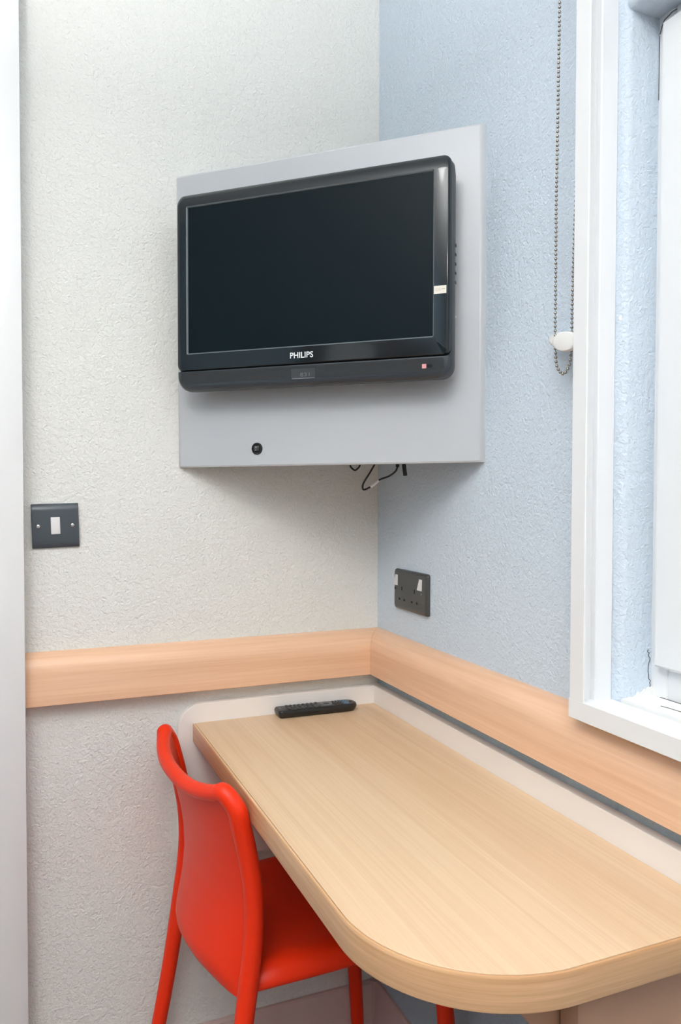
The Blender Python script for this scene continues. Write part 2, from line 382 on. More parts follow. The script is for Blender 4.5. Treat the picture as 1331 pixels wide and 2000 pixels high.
ld = bpy.data.lights.new('ceiling_bounce_fill', 'AREA'); ld.shape = 'DISK'; ld.size = 0.16; ld.energy = BOUNCE_FILL_POWER; ld.color = (0.975, 0.99, 1.0)
lo = bpy.data.objects.new('ceiling_bounce_fill', ld); C.objects.link(lo); lo.location = (BOUNCE_FILL[0], BOUNCE_FILL[1], BOUNCE_FILL[2] - 0.01); lo.rotation_euler = (math.pi, 0, 0)

# ------------------------------------------------------------------ cream boards round the desk
TB = 0.0172; ZBT = 0.790
XBL = -0.463
bm = NB()
pts = rrect(XBL, -0.0005, 0.455, ZBT, (0.03, 0.001, 0.0005, 0.05), 8)
loft(bm, [[(x, -0.0004, z) for x, z in pts], [(x, -TB + 0.0015, z) for x, z in pts],
          [(x + (0.001 if x < -0.2 else 0), -TB, z - (0.001 if z > 0.7 else -0.001)) for x, z in pts]])
tag(obj('splash_board', bm, MAT['cream_board']), 'short cream board with a rounded corner on the cream wall behind the desk end', 'splash board')
bm = NB()
pts = rrect(-1.0, -TB - 0.0008, 0.455, ZBT, (0.03, 0.0005, 0.0005, 0.001), 8)
loft(bm, [[(-0.0004, y, z) for y, z in pts], [(-TB + 0.0015, y, z) for y, z in pts], [(-TB, y, z - (0.0012 if z > 0.7 else -0.001)) for y, z in pts]])
tag(obj('splash_board', bm, MAT['cream_board']), 'long cream board on the blue wall behind the long side of the desk', 'splash board')

# ------------------------------------------------------------------ desk
ZD = 0.75; TT = 0.0384
desk = empty('desk', (-0.2, -0.5, 0)); tag(desk, 'wall mounted pale wood desk with one large rounded corner', 'desk')
def outline(off, k=28):
    x0, x1, y0, y1 = -0.4326, -TB - 0.0005, -0.9996, -TB - 0.0005
    R = 0.186
    out = [(x1, y1), (x0 + off, y1)]
    cx, cy = x0 + R, y0 + R
    for i in range(k + 1):
        a = math.radians(180 + 90 * i / k); out.append((cx + (R - off) * math.cos(a), cy + (R - off) * math.sin(a)))
    out.append((x1, y0 + off))
    return out
def dl(pts, z): return [(x + 0.2, y + 0.5, z) for x, y in pts]
bm = NB(); loft(bm, [dl(outline(0.0035), ZD - TT + 0.001), dl(outline(0.0035), ZD - 0.003), dl(outline(0.0045), ZD - 0.003), dl(outline(0.0045), ZD - 0.0003), dl(outline(0.0048), ZD)])
obj('desktop', bm, MAT['desk'], desk)
bm = NB()
pr = [(0.0034, ZD - 0.0002), (0.0020, ZD), (0.0008, ZD - 0.0006), (0.0001, ZD - 0.0020), (0, ZD - 0.004), (0, ZD - TT + 0.002), (0.0008, ZD - TT + 0.0004), (0.0034, ZD - TT)]
loops = [dl(outline(o)[1:], z) for o, z in pr]
R = loft(bm, loops + [loops[0]], False, False, closed=False)
bmesh.ops.remove_doubles(bm, verts=bm.verts[:], dist=0.00005)
bmesh.ops.holes_fill(bm, edges=[e for e in bm.edges if e.is_boundary])
obj('edge_banding', bm, MAT['band'], desk)
bm = NB(); box(bm, -0.218 + 0.2, -TB - 0.001 + 0.2, -0.965 + 0.5, -0.935 + 0.5, 0.0, ZD - TT - 0.0002, 0.0012); obj('support_panel', bm, MAT['shaded_board'], desk)
bm = NB(); prism(bm, [(-0.30 + 0.2, ZD - TT - 0.0002), (-0.30 + 0.2, ZD - TT - 0.006), (-TB - 0.001 + 0.2, 0.36), (-TB - 0.001 + 0.2, ZD - TT - 0.0002)], 'y', -0.930 + 0.5, -0.912 + 0.5); obj('bracket', bm, MAT['shaded_board'], desk)

# ------------------------------------------------------------------ chair
ch = empty('chair', (-0.445, -0.249, 0)); ch.rotation_euler = (0, 0, math.radians(5))
tag(ch, 'orange-red moulded plastic chair pushed under the desk', 'chair')
HW = 0.186
pu = [(0, -0.080), (0.163, -0.051), (0.29, -0.027), (0.364, -0.016), (0.45, -0.003), (0.506, 0.004), (0.555, 0.006), (0.60, 0.003), (0.64, -0.003), (0.68, -0.012), (0.72, -0.022), (0.76, -0.033), (0.80, -0.044)]
def post_u(w):
    for (a, ua), (b, ub) in zip(pu, pu[1:]):
        if w <= b or (b, ub) == pu[-1]:
            t = (w - a) / (b - a); t2 = t
            return ua + (ub - ua) * t2
WT = 0.772
def bulge(w):
    t = max(0, min(1, (w - 0.42) / (WT - 0.42)))
    return 0.058 * (1 - t) + 0.050 * t - 0.014 * math.sin(math.pi * t)
# backrest: tube frame (post, top rail, post) with the curved shell set into it
path = []
for w in (0.44, 0.48, 0.54, 0.60, 0.66, 0.71, 0.735): path.append((post_u(w), -HW - 0.007 * max(0, (w - 0.54)) / 0.2, w))
RC = 0.026
tr_ = []
for s in [i / 14 for i in range(-14, 15)]:
    v = s * (HW + 0.004)
    f = 1 - abs(s) ** 2.5
    tr_.append((-0.035 - 0.034 * f, v, 0.763 - 0.028 * f))
tr_ = tr_[1:-1]
full = path + tr_ + [(a, -b, c) for a, b, c in path[::-1]]
bm = NB(); tube(bm, catmull(full, 3), lambda t: 0.0160 - 0.0030 * max(0, min(1, (min(t, 1 - t) - 0.13) / 0.10)), 18)
# shell
nu, nw = 26, 30
def shell_pt(s, t, off):
    # t 0 at rail, 1 at the lower lip
    f = 1 - abs(s) ** 2.5
    wt = 0.760 - 0.028 * f
    w = wt - t * (wt - 0.412)
    k = max(0.0, min(1.0, (w - 0.60) / 0.15)); k = k * k * (3 - 2 * k)
    b = (0.036 * f) * k + (bulge(w) * (1 - abs(s) ** 2.2)) * (1 - k)
    lip = 0.0
    if w < 0.455: lip = 0.030 * ((0.455 - w) / 0.043) ** 2 * (1 - s * s)
    u = post_u(w) - b + lip + 0.003
    w2 = w - 0.0 * b
    return Vector((u + off, s * (HW - 0.008 + 0.006 * max(0, (w - 0.54)) / 0.2), w2))
front = [[shell_pt(-1 + 2 * i / nu, j / nw, 0.005) for i in range(nu + 1)] for j in range(nw + 1)]
back = [[shell_pt(-1 + 2 * i / nu, j / nw, -0.003) for i in range(nu + 1)] for j in range(nw + 1)]
loops = []
for j in range(nw + 1):
    loops.append(front[j] + back[j][::-1])
loft(bm, loops)
obj('backrest', bm, MAT['red'], ch, angle=50)
# seat
def seat_loop(off, z, n=10):
    ur, uf = 0.0, 0.402
    pts = []
    # rear edge, bulging back
    for i in range(n + 1):
        s = -1 + 2 * i / n
        pts.append((ur + off - 0.05 * (1 - abs(s) ** 2.2), s * (0.184 - off)))
    # far side, front edge, near side
    r = 0.045
    hf = 0.200
    for i in range(1, 6):
        t = i / 6; pts.append((ur + off + (uf - r - ur - off) * t, (0.184 + (hf - 0.184) * math.sin(t * math.pi / 2)) - off))
    for i in range(7):
        a = math.radians(90 - 90 * i / 6); rr_ = max(r - off, 0.004)
        pts.append((uf - off - rr_ + rr_ * math.cos(a), hf - off - rr_ + rr_ * math.sin(a)))
    for i in range(7):
        a = math.radians(0 - 90 * i / 6); rr_ = max(r - off, 0.004)
        pts.append((uf - off - rr_ + rr_ * math.cos(a), -(hf - off - rr_) + rr_ * math.sin(a)))
    for i in range(5, 0, -1):
        t = i / 6; pts.append((ur + off + (uf - r - ur - off) * t, -(0.184 + (hf - 0.184) * math.sin(t * math.pi / 2)) + off))
    return [(u, v, z) for u, v in pts]
bm = NB()
loft(bm, [seat_loop(o, z) for o, z in ((0.030, 0.4355), (0.010, 0.4250), (0.004, 0.4240), (0.000, 0.4280), (0.000, 0.4355), (0.003, 0.4435), (0.008, 0.4500), (0.015, 0.4550), (0.025, 0.4580), (0.040, 0.4580), (0.060, 0.4550), (0.090, 0.4520), (0.130, 0.4505))])
obj('seat', bm, MAT['red'], ch, angle=60)
# legs
for s in (-1, 1):
    bm = NB(); tube(bm, catmull([(post_u(w), s * (HW + 0.012 * (0.46 - w) / 0.46), w) for w in (0.46, 0.40, 0.34, 0.25, 0.155, 0.08, 0.001)], 4), lambda t: 0.0164 - 0.0030 * t, 18)
    obj('leg', bm, MAT['red'], ch)
    bm = NB(); tube(bm, [(0.372 + 0.032 * t, s * (0.176 + 0.012 * t), 0.428 * (1 - t) + 0.001 * t) for t in [k / 10 for k in range(11)]], lambda t: 0.0172 - 0.003 * t, 18)
    obj('leg', bm, MAT['red'], ch)

# ------------------------------------------------------------------ mounting board and television in the corner
L0 = Vector((-0.4579, 0, 0)); R0 = Vector((0, -0.4442, 0)); dv = (R0 - L0).normalized(); nv = Vector((dv.y, -dv.x, 0))
MB = Matrix(((dv.x, -nv.x, 0, L0.x), (dv.y, -nv.y, 0, L0.y), (0, 0, 1, 0), (0, 0, 0, 1)))   # local x along board, local -y into the room
def at_board(s, o, z): return MB @ Vector((s, -o, z))
Wd = (R0 - L0).length
mb = MB @ Matrix.Translation((Wd / 2, 0, 1.580)) @ Matrix.Rotation(math.radians(-0.37), 4, 'Y')
board = empty('tv_mounting_board', None, mb); tag(board, 'large light grey square board set diagonally across the room corner', 'board')
bm = NB(); h2 = 0.2965; w2 = Wd / 2
# plan outline: front face with rounded right and left edges that follow the walls
plan = [(-w2 + 0.001, 0.003), (-w2 + 0.001, 0.0), (-w2 + 0.004, -0.002), (-w2 + 0.009, -0.003), (w2 - 0.013, -0.003), (w2 - 0.009, -0.0022), (w2 - 0.005, 0.0), (w2 - 0.0012, 0.0035), (w2 - 0.0012, 0.001 + 0.003), (w2 - 0.018, 0.015), (-w2 + 0.018, 0.015)]
A = [(x, y, -h2) for x, y in plan]; Bq = [(x, y, h2) for x, y in plan]
A2 = [(x, y + (0.0015 if y < 0.001 else 0), -h2) for x, y in plan]; B2 = [(x, y + (0.0015 if y < 0.001 else 0), h2) for x, y in plan]
A1 = [(x, y, -h2 + 0.003) for x, y in plan]; B1 = [(x, y, h2 - 0.003) for x, y in plan]
loft(bm, [A2, A1, B1, B2]); obj('panel', bm, MAT['panel_grey'], board, angle=25)
# round black isolator switch low on the board
pb = NB(); cx, cz = 0.1838 - w2, 1.318 - 1.580
def ring(r, y, n=32, ox=0, oz=0): return [(cx + ox + r * math.cos(2 * math.pi * k / n), y, cz + oz + r * math.sin(2 * math.pi * k / n)) for k in range(n)]
loft(pb, [ring(0.0118, -0.003), ring(0.0118, -0.0045), ring(0.0108, -0.0062), ring(0.0085, -0.0062), ring(0.008, -0.004)], False, True)
sw_ = obj('power_switch', pb, MAT['black'], board)
pb = NB(); box(pb, cx - 0.006, cx + 0.006, -0.008, -0.004, cz - 0.0055, cz + 0.0055, 0.0015); rk = obj('rocker', pb, MAT['key'], sw_)
tb_ = text_bm('O', 0.004); 
for v in tb_.verts: v.co = Vector((cx - 0.0015 + v.co.x, -0.0081 - v.co.z, cz + 0.001 + v.co.y))
obj('off_mark', tb_, MAT['text'], sw_, smooth=False)
tb_ = text_bm('I', 0.004)
for v in tb_.verts: v.co = Vector((cx - 0.0012 + v.co.x, -0.0081 - v.co.z, cz - 0.0042 + v.co.y))
obj('on_mark', tb_, MAT['text'], sw_, smooth=False)
bm = NB(); bmesh.ops.create_icosphere(bm, subdivisions=1, radius=1)
for v in bm.verts: v.co = Vector((0.5805 - w2 + v.co.x * 0.005, -0.0032 + v.co.y * 0.0006, 1.5427 - 1.58 + v.co.z * 0.0028))
ck = obj('chip', bm, MAT['text'], board); ck['label'] = 'white chipped spot'

tv = empty('television', None, MB @ Matrix.Translation((0.3155, -0.0035, 1.62))); tag(tv, 'black flat screen television mounted on the grey corner board, switched off', 'television')
def q(s, o, z): return (s - 0.3155, -o + 0.0035, z - 1.62)
def tl(x0, x1, z0, z1, r, o, k=6): return [q(s, o, z) for s, z in rrect(x0, x1, z0, z1, r, k)]
X0, X1, Z0, Z1 = 0.0415, 0.5885, 1.4275, 1.8085
bm = NB()
loft(bm, [tl(X0 + 0.05, X1 - 0.05, Z0 + 0.05, Z1 - 0.05, 0.02, 0.012), tl(X0 + 0.015, X1 - 0.013, Z0 + 0.012, Z1 - 0.015, 0.02, 0.022), tl(X0 + 0.003, X1 + 0.001, Z0 + 0.002, Z1 - 0.006, 0.022, 0.034), tl(X0 + 0.002, X1 + 0.003, Z0 + 0.001, Z1 - 0.005, (0.028, 0.028, 0.014, 0.014), 0.050), tl(X0 + 0.003, X1 + 0.0015, Z0 + 0.002, Z1 - 0.004, (0.028, 0.028, 0.014, 0.014), 0.0575)])
obj('back_housing', bm, MAT['tv_case'], tv)
bm = NB(); box(bm, 0.25 - 0.3155, 0.38 - 0.3155, -0.0125, 0.0002, 1.55 - 1.62, 1.68 - 1.62, 0.002); obj('wall_bracket', bm, MAT['tv_case'], tv)
ZG = 1.4665
sx0, sx1, sz0_, sz1_ = 0.0690, 0.5580, 1.5010, 1.7810
rb = (0.012, 0.012, 0.015, 0.015)
bm = NB()
loft(bm, [tl(X0 + 0.001, X1 - 0.001, ZG + 0.001, Z1 - 0.001, rb, 0.050), tl(X0, X1, ZG, Z1, rb, 0.054), tl(X0, X1, ZG, Z1, rb, 0.060), tl(X0 + 0.0015, X1 - 0.0012, ZG + 0.0007, Z1 - 0.004, rb, 0.0645), tl(X0 + 0.0035, X1 - 0.002, ZG + 0.0013, Z1 - 0.009, rb, 0.0678),
          tl(X0 + 0.006, X1 - 0.003, ZG + 0.002, Z1 - 0.015, (0.011, 0.011, 0.012, 0.012), 0.0692), tl(X0 + 0.009, X1 - 0.005, ZG + 0.003, Z1 - 0.020, (0.01, 0.01, 0.008, 0.008), 0.0700),
          tl(sx0 - 0.0026, sx1 + 0.0026, sz0_ - 0.0026, sz1_ + 0.0026, 0.003, 0.0700)], False, False)
obj('bezel', bm, MAT['bezel'], tv, angle=30)
bm = NB()
loft(bm, [tl(sx0 - 0.0026, sx1 + 0.0026, sz0_ - 0.0026, sz1_ + 0.0026, 0.003, 0.0700), tl(sx0 - 0.0020, sx1 + 0.0020, sz0_ - 0.0020, sz1_ + 0.0020, 0.0025, 0.0698), tl(sx0 - 0.0004, sx1 + 0.0004, sz0_ - 0.0004, sz1_ + 0.0004, 0.001, 0.0680), tl(sx0, sx1, sz0_, sz1_, 0.001, 0.0667)], False, False)
obj('screen_trim', bm, MAT['trim'], tv, angle=30)
bm = NB()
loft(bm, [tl(sx0 - 0.001, sx1 + 0.001, sz0_ - 0.001, sz1_ + 0.001, 0.001, 0.060), tl(sx0 - 0.0003, sx1 + 0.0003, sz0_ - 0.0003, sz1_ + 0.0003, 0.001, 0.0668)])
obj('screen', bm, MAT['screen'], tv)
# lower speaker strip
rbb = (0.027, 0.027, 0.001, 0.001)
bm = NB()
loft(bm, [tl(X0 + 0.002, X1 - 0.002, Z0 + 0.002, ZG - 0.0004, rbb, 0.045), tl(X0, X1, Z0, ZG - 0.0004, rbb, 0.054), tl(X0 + 0.0005, X1 - 0.0005, Z0 + 0.001, ZG - 0.0004, rbb, 0.060), tl(X0 + 0.003, X1 - 0.003, Z0 + 0.006, ZG - 0.0004, (0.024, 0.024, 0.001, 0.001), 0.0652), tl(X0 + 0.006, X1 - 0.006, Z0 + 0.012, ZG - 0.0006, (0.018, 0.018, 0.001, 0.001), 0.0668)])
sp = obj('speaker_strip', bm, MAT['strip'], tv)
bm = NB(); pts = tl(X0 + 0.010, X1 - 0.011, Z0 + 0.0145, ZG - 0.003, 0.004, 0.0672); loft(bm, [tl(X0 + 0.010, X1 - 0.011, Z0 + 0.0145, ZG - 0.003, 0.004, 0.0660), pts])
gr = obj('speaker_grille', bm, MAT['grille'], sp, smooth=False)
def plate(x0, x1, z0, z1, o, mat, name, par, r=0.0006, th=0.0006):
    b = NB(); loft(b, [tl(x0, x1, z0, z1, r, o - th, 3), tl(x0, x1, z0, z1, r, o, 3)]); return obj(name, b, MAT[mat], par, smooth=False)
lg = text_bm('PHILIPS', 0.0150, 0.0463, 0.0002)
for v in lg.verts: v.co = Vector(q(0.2888 + v.co.x, 0.0702 + v.co.z, 1.4780 + v.co.y))
obj('logo', lg, MAT['text'], tv, smooth=False)
plate(0.5395, 0.5470, 1.4462, 1.4537, 0.0678, 'pink', 'standby_light', sp)
plate(0.5480, 0.5585, 1.4470, 1.4530, 0.0677, 'hole', 'remote_sensor', sp, 0.003)
bd = plate(0.2899, 0.3382, 1.4395, 1.4585, 0.0677, 'badge', 'clear_label', sp)
plate(0.2915, 0.3370, 1.4398, 1.4415, 0.0679, 'key_grey', 'label_line', bd)
tb_ = text_bm('831', 0.010, 0.019)
for v in tb_.verts: v.co = Vector(q(0.3080 + v.co.x, 0.0679 + v.co.z, 1.4440 + v.co.y))
obj('label_digits', tb_, MAT['key_grey'], bd, smooth=False)
st = plate(0.5608, 0.5825, 1.5715, 1.5850, 0.0704, 'sticker', 'sticker', tv, 0.0003, 0.0003); st['label'] = 'small cream inventory sticker'
for z_, x_ in ((1.5800, 0.563), (1.5778, 0.563), (1.5758, 0.564)):
    b = NB()
    x = x_
    while x < 0.573: 
        loft(b, [tl(x, x + 0.0007, z_, z_ + 0.0006, 0.0001, 0.0704, 1), tl(x, x + 0.0007, z_, z_ + 0.0006, 0.0001, 0.07045, 1)]); x += 0.0013
    obj('print_line', b, MAT['ink'], st, smooth=False)
b = NB()
for k in range(7):
    x = 0.5742 + k * 0.00095; z_ = 1.5778 + 0.0006 * (k % 3)
    loft(b, [tl(x, x + 0.0006, z_, z_ + 0.0015, 0.0001, 0.0704, 1), tl(x, x + 0.0006, z_, z_ + 0.0015, 0.0001, 0.07045, 1)])
obj('stamp_mark', b, MAT['ink'], st, smooth=False)
# push keys on the right flank
for k in range(5):
    b = NB(); z_ = 1.660 - k * 0.016; box(b, 0.5903 - 0.3155, 0.5918 - 0.3155, -0.042 + 0.0035, -0.035 + 0.0035, z_ - 0.0025 - 1.62, z_ + 0.0025 - 1.62, 0.0007); obj('side_button', b, MAT['tv_case'], tv)

# cables and bracket below the board
bk = empty('wall_bracket', (0, 0, 0)); tag(bk, 'thin metal bracket in the corner under the grey board', 'bracket')
m2 = Matrix(((dv.x, -nv.x, 0, 0), (dv.y, -nv.y, 0, 0), (0, 0, 1, 0), (0, 0, 0, 1)))
bk.matrix_world = Matrix.Translation(at_board(0.407, -0.104, 1.2895)) @ m2
bm = NB(); box(bm, -0.076, 0.076, -0.006, 0.006, -0.0022, 0.0, 0.0003); box(bm, -0.076, 0.076, 0.004, 0.006, 0.0, 0.05, 0.0003); obj('plate', bm, MAT['bracket'], bk)
for x in (-0.06, 0.06):
    bm = NB(); box(bm, x - 0.008, x + 0.008, -0.0885, 0.004, 0.012, 0.014, 0.0003); obj('arm', bm, MAT['bracket'], bk)
    bm = NB(); bmesh.ops.create_cone(bm, cap_ends=True, segments=12, radius1=0.0022, radius2=0.003, depth=0.0016, matrix=Matrix.Translation((x * 1.12, 0, -0.0030))); obj('screw', bm, MAT['metal'], bk)
def cable(pts, r, label, name='cable'):
    c0 = Vector(pts[0]); o = NB(); tube(o, [p - c0 for p in catmull([Vector(p) for p in pts], 8)], r, 10)
    e = obj(name, o, MAT['black'], None, loc=c0); tag(e, label, 'cable'); return e
ZK = 1.2871
cable([(-0.1405, -0.1622, ZK), (-0.1385, -0.1642, 1.2815), (-0.1325, -0.1700, 1.2757), (-0.1265, -0.1758, 1.2815), (-0.1247, -0.1776, ZK)], 0.0018, 'small black cable loop just peeping out under the grey board')
cb = cable([(-0.1025, -0.1991, ZK), (-0.1039, -0.1977, 1.2831), (-0.1102, -0.1916, 1.2688), (-0.1190, -0.1830, 1.2500), (-0.1205, -0.1815, 1.2400), (-0.1175, -0.1845, 1.2365), (-0.1062, -0.1955, 1.2440), (-0.0945, -0.2068, 1.2563), (-0.0806, -0.2203, 1.2634), (-0.0715, -0.2292, 1.2720), (-0.0683, -0.2323, 1.2800), (-0.0677, -0.2329, ZK)], 0.0019, 'black cable hanging in a hook below the grey board, white tape round it')
c0 = cb.location
bm = NB(); tube(bm, [Vector(p) - c0 for p in catmull([(-0.1082, -0.1936, 1.2424), (-0.1020, -0.1995, 1.2480), (-0.0955, -0.2058, 1.2553)], 5)], 0.0027, 10); tp = obj('tape', bm, MAT['cleat'], cb); tp['label'] = 'white tape wrap'
bm = NB(); tube(bm, [Vector((-0.0677, -0.2329, ZK)) - c0, Vector((-0.0680, -0.2326, 1.2815)) - c0], 0.0036, 10); obj('plug', bm, MAT['black'], cb)
cable([(-0.0585, -0.2417, ZK), (-0.0575, -0.2427, 1.276), (-0.0566, -0.2436, 1.268), (-0.0562, -0.2440, 1.2640)], 0.0040, 'short thick black cable end sticking down under the grey board')

# ------------------------------------------------------------------ light switch on the cream wall
sw = empty('light_switch', (-0.6978, -0.0002, 1.1653)); sw.rotation_euler = (0, -0.0285, 0)
tag(sw, 'slate grey light switch plate on the cream wall', 'switch')
bm = NB(); h = 0.043
prof = [(0, -h), (-0.004, -h), (-0.0065, -h + 0.003), (-0.0085, -h + 0.009), (-0.0088, -h + 0.014), (-0.0088, h - 0.014), (-0.0085, h - 0.011), (-0.0065, h - 0.0045), (-0.003, h - 0.0005), (0, h)]
loft(bm, [[(x, y * s, z * t) for y, z in prof] for x, s, t in ((-0.0435, 0.80, 0.985), (-0.0425, 0.97, 1), (-0.041, 1, 1), (0.041, 1, 1), (0.0425, 0.97, 1), (0.0435, 0.80, 0.985))])
obj('faceplate', bm, MAT['slate'], sw, angle=30)
bm = NB(); box(bm, -0.0085, 0.0085, -0.0108, -0.0080, -0.0165, 0.0165, 0.0008)
for v in bm.verts:
    if v.co.y < -0.0095: v.co.y += 0.0012 * (v.co.z / 0.0165)
obj('rocker', bm, MAT['rocker'], sw)
for s in (-1, 1):
    bm = NB(); loft(bm, [[(s * 0.0315 + r * math.cos(2 * math.pi * k / 20), y, r * math.sin(2 * math.pi * k / 20)) for k in range(20)] for r, y in ((0.0034, -0.0085), (0.0034, -0.0093), (0.0026, -0.0100), (0.001, -0.0102))])
    sc = obj('screw', bm, MAT['metal'], sw)
    bm = NB(); box(bm, s * 0.0315 - 0.0026, s * 0.0315 + 0.0026, -0.01035, -0.0100, -0.00035, 0.00035); obj('slot', bm, MAT['key'], sc, smooth=False)

# ------------------------------------------------------------------ double socket on the blue wall
so = empty('power_socket', (-0.0002, -0.173, 1.0227)); tag(so, 'charcoal double power socket with two pale rockers on the blue wall', 'socket')
bm = NB(); yl, yr_, zl = -0.0740, 0.0740, 0.0430
loops = [[(x, y, z) for y, z in rrect(yl + i, yr_ - i, -zl + i, zl - i, 0.006, 5)] for x, i in ((0, 0), (-0.004, 0.0002), (-0.0065, 0.0016), (-0.0085, 0.0045), (-0.009, 0.0070))]
loft(bm, loops); obj('faceplate', bm, MAT['socket'], so, angle=30)
def sp_(y, z): return (y + 0.173, z - 1.0227)
for pts in (((-0.1090, 1.0535), (-0.1205, 1.0535), (-0.1205, 1.0303), (-0.1020, 1.0303)), ((-0.2165, 1.0535), (-0.2290, 1.0535), (-0.2285, 1.0303), (-0.2085, 1.0303))):
    P = [sp_(*p) for p in pts]; bm = NB()
    loft(bm, [[(-0.0088, y, z) for y, z in P], [(-0.0094 - (0.0012 if z < 0.02 else 0), y, z) for y, z in P]])
    bmesh.ops.bevel(bm, geom=bm.edges[:], offset=0.0004, segments=1, affect='EDGES'); obj('rocker', bm, MAT['rocker'], so)
def hole(y, z, w, h_, name='pin_slot'):
    y, z = sp_(y, z); bm = NB(); box(bm, -0.00915, -0.0085, y - w / 2, y + w / 2, z - h_ / 2, z + h_ / 2); return obj(name, bm, MAT['hole'], so, smooth=False)
for y, z, w, h_ in ((-0.1395, 1.0256, 0.0042, 0.0085), (-0.1962, 1.0256, 0.0042, 0.0085), (-0.1285, 1.0026, 0.0065, 0.0045), (-0.1505, 1.0026, 0.0065, 0.0045), (-0.1850, 1.0026, 0.0065, 0.0045), (-0.2070, 1.0026, 0.0065, 0.0045)): hole(y, z, w, h_)
for y in (-0.1085, -0.2265):
    y0, z0 = sp_(y, 1.0235); bm = NB(); bmesh.ops.create_cone(bm, cap_ends=True, segments=14, radius1=0.0028, radius2=0.0024, depth=0.0012, matrix=Matrix.Translation((-0.0093, y0, z0)) @ Matrix.Rotation(-math.pi / 2, 4, 'Y')); obj('screw', bm, MAT['hole'] if y > -0.2 else MAT['key_grey'], so)

# ------------------------------------------------------------------ roller blind surround
BX, BY, BZ, BH = -0.0515, -0.7398, 0.9169, 0.0268
bl = empty('roller_blind', (0, -1.37, BZ)); tag(bl, 'white framed roller blind surround round the window', 'blind')
def bb(name, *a, bev=0.0012, par=bl):
    b = NB(); x0, x1, y0, y1, z0, z1 = a; box(b, x0, x1, y0 + 1.37, y1 + 1.37, z0 - BZ, z1 - BZ, bev); return obj(name, b, MAT['blind_white'], par)
BTOP = 2.06; BY1 = -2.0
def channel(y, s):
    # U section: front flange, recessed groove, wall-side block
    pts = [(BX + 0.0008, y), (BX, y - s * 0.001), (BX, y - s * 0.0285), (BX + 0.001, y - s * 0.0292), (BX + 0.0026, y - s * 0.0292), (BX + 0.0028, y - s * 0.016), (-0.0285, y - s * 0.016), (-0.0283, y - s * 0.0245), (-0.0270, y - s * 0.0262), (-0.0006, y - s * 0.0262), (-0.0003, y)]
    b = NB(); prism(b, [(x, yy + 1.37) for x, yy in pts], 'z', 0.0008 + BH * 0.0, BTOP - BZ); return b
cb_ = channel(BY, 1); 
for v in cb_.verts:
    if v.co.z < 0.01: v.co.z = BH - 0.0005
obj('side_channel', cb_, MAT['blind_white'], bl, angle=25)
cb_ = channel(BY1, -1)
for v in cb_.verts:
    if v.co.z < 0.01: v.co.z = BH - 0.0005
obj('side_channel', cb_, MAT['blind_white'], bl, angle=25)
b = NB(); prism(b, [(BX - 0.0003, 0.0006), (BX, 0), (-0.0003, 0), (-0.0003, BH - 0.0006), (BX + 0.0004, BH), (BX - 0.0003, BH - 0.0008)], 'y', BY1 - 0.001 + 1.37, BY + 0.001 + 1.37)
# prism on axis y maps (x, z)
obj('bottom_rail', b, MAT['blind_white'], bl, angle=25)
bb('cassette', -0.09, -0.0003, BY1 - 0.01, BY + 0.01, BTOP, BTOP + 0.10, bev=0.008)
b = NB(); tube(b, [(-0.040, BY1 + 1.40, BTOP + 0.0 - BZ - 0.006), (-0.040, BY - 0.03 + 1.37, BTOP - BZ - 0.006)], 0.0045, 10); obj('fabric_hem_bar', b, MAT['blind_white'], bl)
# bead chain, one closed run with a loop at the bottom
cx_ = -0.030
LP = [(-0.7215, 2.07), (-0.7200, 1.80), (-0.7185, 1.7132), (-0.7163, 1.6421), (-0.7139, 1.585), (-0.7112, 1.4986), (-0.7108, 1.462), (-0.7085, 1.4256), (-0.7031, 1.4125), (-0.6929, 1.4055), (-0.6805, 1.4145), (-0.6752, 1.431), (-0.6735, 1.4689), (-0.6733, 1.5366), (-0.6729, 1.6565), (-0.6740, 1.7306), (-0.6765, 1.9509), (-0.6775, 2.07)]
cp = catmull([(cx_, y + 1.37, z - BZ) for y, z in LP], 12)
b = NB(); tube(b, cp, 0.0006, 6)
step = 0.0066; acc = 0; prev = cp[0]; last = cp[0]
ico = NB(); bmesh.ops.create_icosphere(ico, subdivisions=2, radius=0.0024); iv = [v.co.copy() for v in ico.verts]; iff = [[v.index for v in f.verts] for f in ico.faces]; ico.free()
def bead(p):
    vs = [b.verts.new(p + c) for c in iv]
    for f in iff: b.faces.new([vs[i] for i in f])
d = 0.0
for p0, p1 in zip(cp, cp[1:]):
    l = (p1 - p0).length
    while d <= l: bead(p0.lerp(p1, d / l)); d += step
    d -= l
obj('bead_chain', b, MAT['bead'], bl, angle=180)
# chain tidy fixed to the wall
cl = empty('chain_holder', (0, -0.712, 1.4485)); cl.rotation_euler = (math.radians(10), 0, 0)
tag(cl, 'white oval plastic chain holder on the blue wall beside the blind frame', 'chain holder')
def lobe(cy, cz, ry, rz, x0, x1, rnd, n=36):
    b = NB(); L = []
    for x, f in ((x0, 0.94), (x0 - rnd * 0.3, 1.0), (x1 + rnd, 1.0), (x1 + rnd * 0.5, 0.97), (x1 + rnd * 0.15, 0.9), (x1, 0.75), (x1 - rnd * 0.1, 0.3)):
        L.append([(x, cy + ry * f * math.cos(2 * math.pi * k / n), cz + rz * f * math.sin(2 * math.pi * k / n)) for k in range(n)])
    loft(b, L); return b
obj('front_disc', lobe(0.001, 0.0, 0.0285, 0.0142, -0.037, -0.045, 0.004), MAT['cleat'], cl)
obj('back_disc', lobe(0.028, 0.0035, 0.040, 0.0125, -0.012, -0.024, 0.004), MAT['cleat'], cl)
obj('wall_plug', lobe(0.008, 0.004, 0.016, 0.008, -0.0002, -0.037, 0.001), MAT['cleat'], cl)

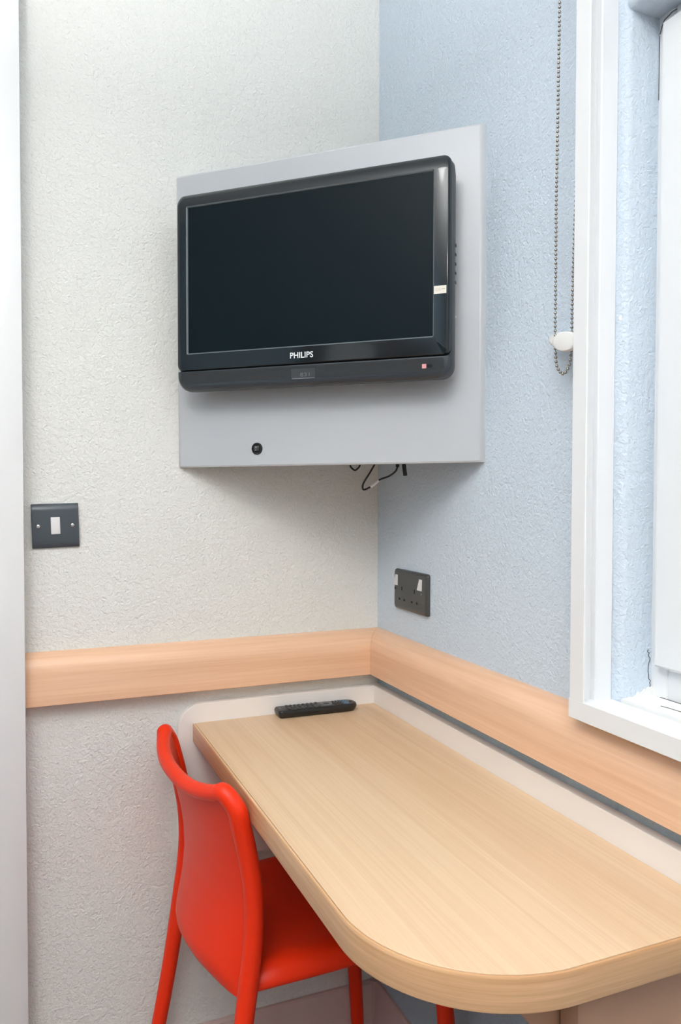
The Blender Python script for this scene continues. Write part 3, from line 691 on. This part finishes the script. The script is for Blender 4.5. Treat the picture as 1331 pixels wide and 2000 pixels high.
# ------------------------------------------------------------------ remote control on the desk
rc = empty('remote_control', (-0.1665, -0.0425, ZD)); rc.rotation_euler = (0, 0, math.radians(-1.5))
tag(rc, 'black television remote control lying on the far end of the desk', 'remote control')
def rout(i, z, ins=0):
    hx, hy = 0.0915 - i, 0.0222 - i
    out = []
    n = 10
    # right end nearly semicircular, left end squarish; slightly waisted
    R1 = min(0.020, hy - 0.0005); R2 = max(0.009 - i, 0.002)
    pts = rrect(-hx, hx, -hy, hy, (R2, R1, R1, R2), 10)
    res = []
    for x, y in pts: res.append((x, y * (1 - 0.06 * math.exp(-((x - 0.0) / 0.04) ** 2)), z))
    return res
bm = NB(); loft(bm, [rout(0.009, 0.0003), rout(0.005, 0.0014), rout(0.0016, 0.0055), rout(0.0, 0.0105), rout(0.0002, 0.0135), rout(0.0012, 0.0160), rout(0.003, 0.0172), rout(0.0045, 0.0174)])
obj('body', bm, MAT['remote'], rc, angle=40)
def key(x, y, sx, sy, mat='key', h_=0.0022, r=0.0012, name='button'):
    b = NB(); p = rrect(x - sx / 2, x + sx / 2, y - sy / 2, y + sy / 2, r, 3)
    p2 = rrect(x - sx / 2 + 0.0005, x + sx / 2 - 0.0005, y - sy / 2 + 0.0005, y + sy / 2 - 0.0005, r * 0.7, 3)
    loft(b, [[(a, c, 0.0172) for a, c in p], [(a, c, 0.0172 + h_ * 0.75) for a, c in p], [(a, c, 0.0172 + h_) for a, c in p2]]); return obj(name, b, MAT[mat], rc)
for i in range(7):
    for j in (-1, 0, 1): key(-0.0655 + i * 0.0095, j * 0.0110, 0.0056, 0.0082)
for j in (-1, 1): key(0.002, j * 0.0125, 0.006, 0.007)
b = NB(); c = 0.0215
loft(b, [[(c + rx * math.cos(a), ry * math.sin(a), z) for a in [2 * math.pi * k / 32 for k in range(32)]] for rx, ry, z in ((0.0145, 0.0145, 0.0172), (0.0142, 0.0142, 0.0188), (0.0130, 0.0130, 0.0194), (0.0072, 0.0072, 0.0190), (0.0068, 0.0068, 0.0172))], False, False); obj('navigation_ring', b, MAT['key_grey'], rc)
b = NB(); loft(b, [[(c + r_ * math.cos(a), r_ * math.sin(a), z) for a in [2 * math.pi * k / 24 for k in range(24)]] for r_, z in ((0.0060, 0.0172), (0.0058, 0.0190), (0.0045, 0.0194))]); obj('ok_button', b, MAT['key'], rc)
for i in range(3):
    for j in (-1, 0, 1): key(0.0410 + i * 0.0072, j * 0.0100, 0.0044, 0.0064)
b = NB(); p = rrect(0.0585, 0.0715, -0.0165, 0.0165, 0.003, 4); loft(b, [[(a, c2, 0.0170) for a, c2 in p], [(a, c2, 0.0178) for a, c2 in p]]); bp_ = obj('blue_patch', b, MAT['blue'], rc); bp_['label'] = 'blue patch'
for j in (-1, 0, 1): key(0.0622, j * 0.0100, 0.0040, 0.0055, 'key_grey')
key(0.0790, 0, 0.0065, 0.0065, 'key', r=0.003, name='power_button')
lb = NB(); p = rrect(-0.0855, -0.0820, -0.0085, 0.0085, 0.0005, 2); loft(lb, [[(a, c2, 0.0172) for a, c2 in p], [(a, c2, 0.0176) for a, c2 in p]]); obj('print_mark', lb, MAT['key_grey'], rc, smooth=False)
bpy.context.view_layer.update()
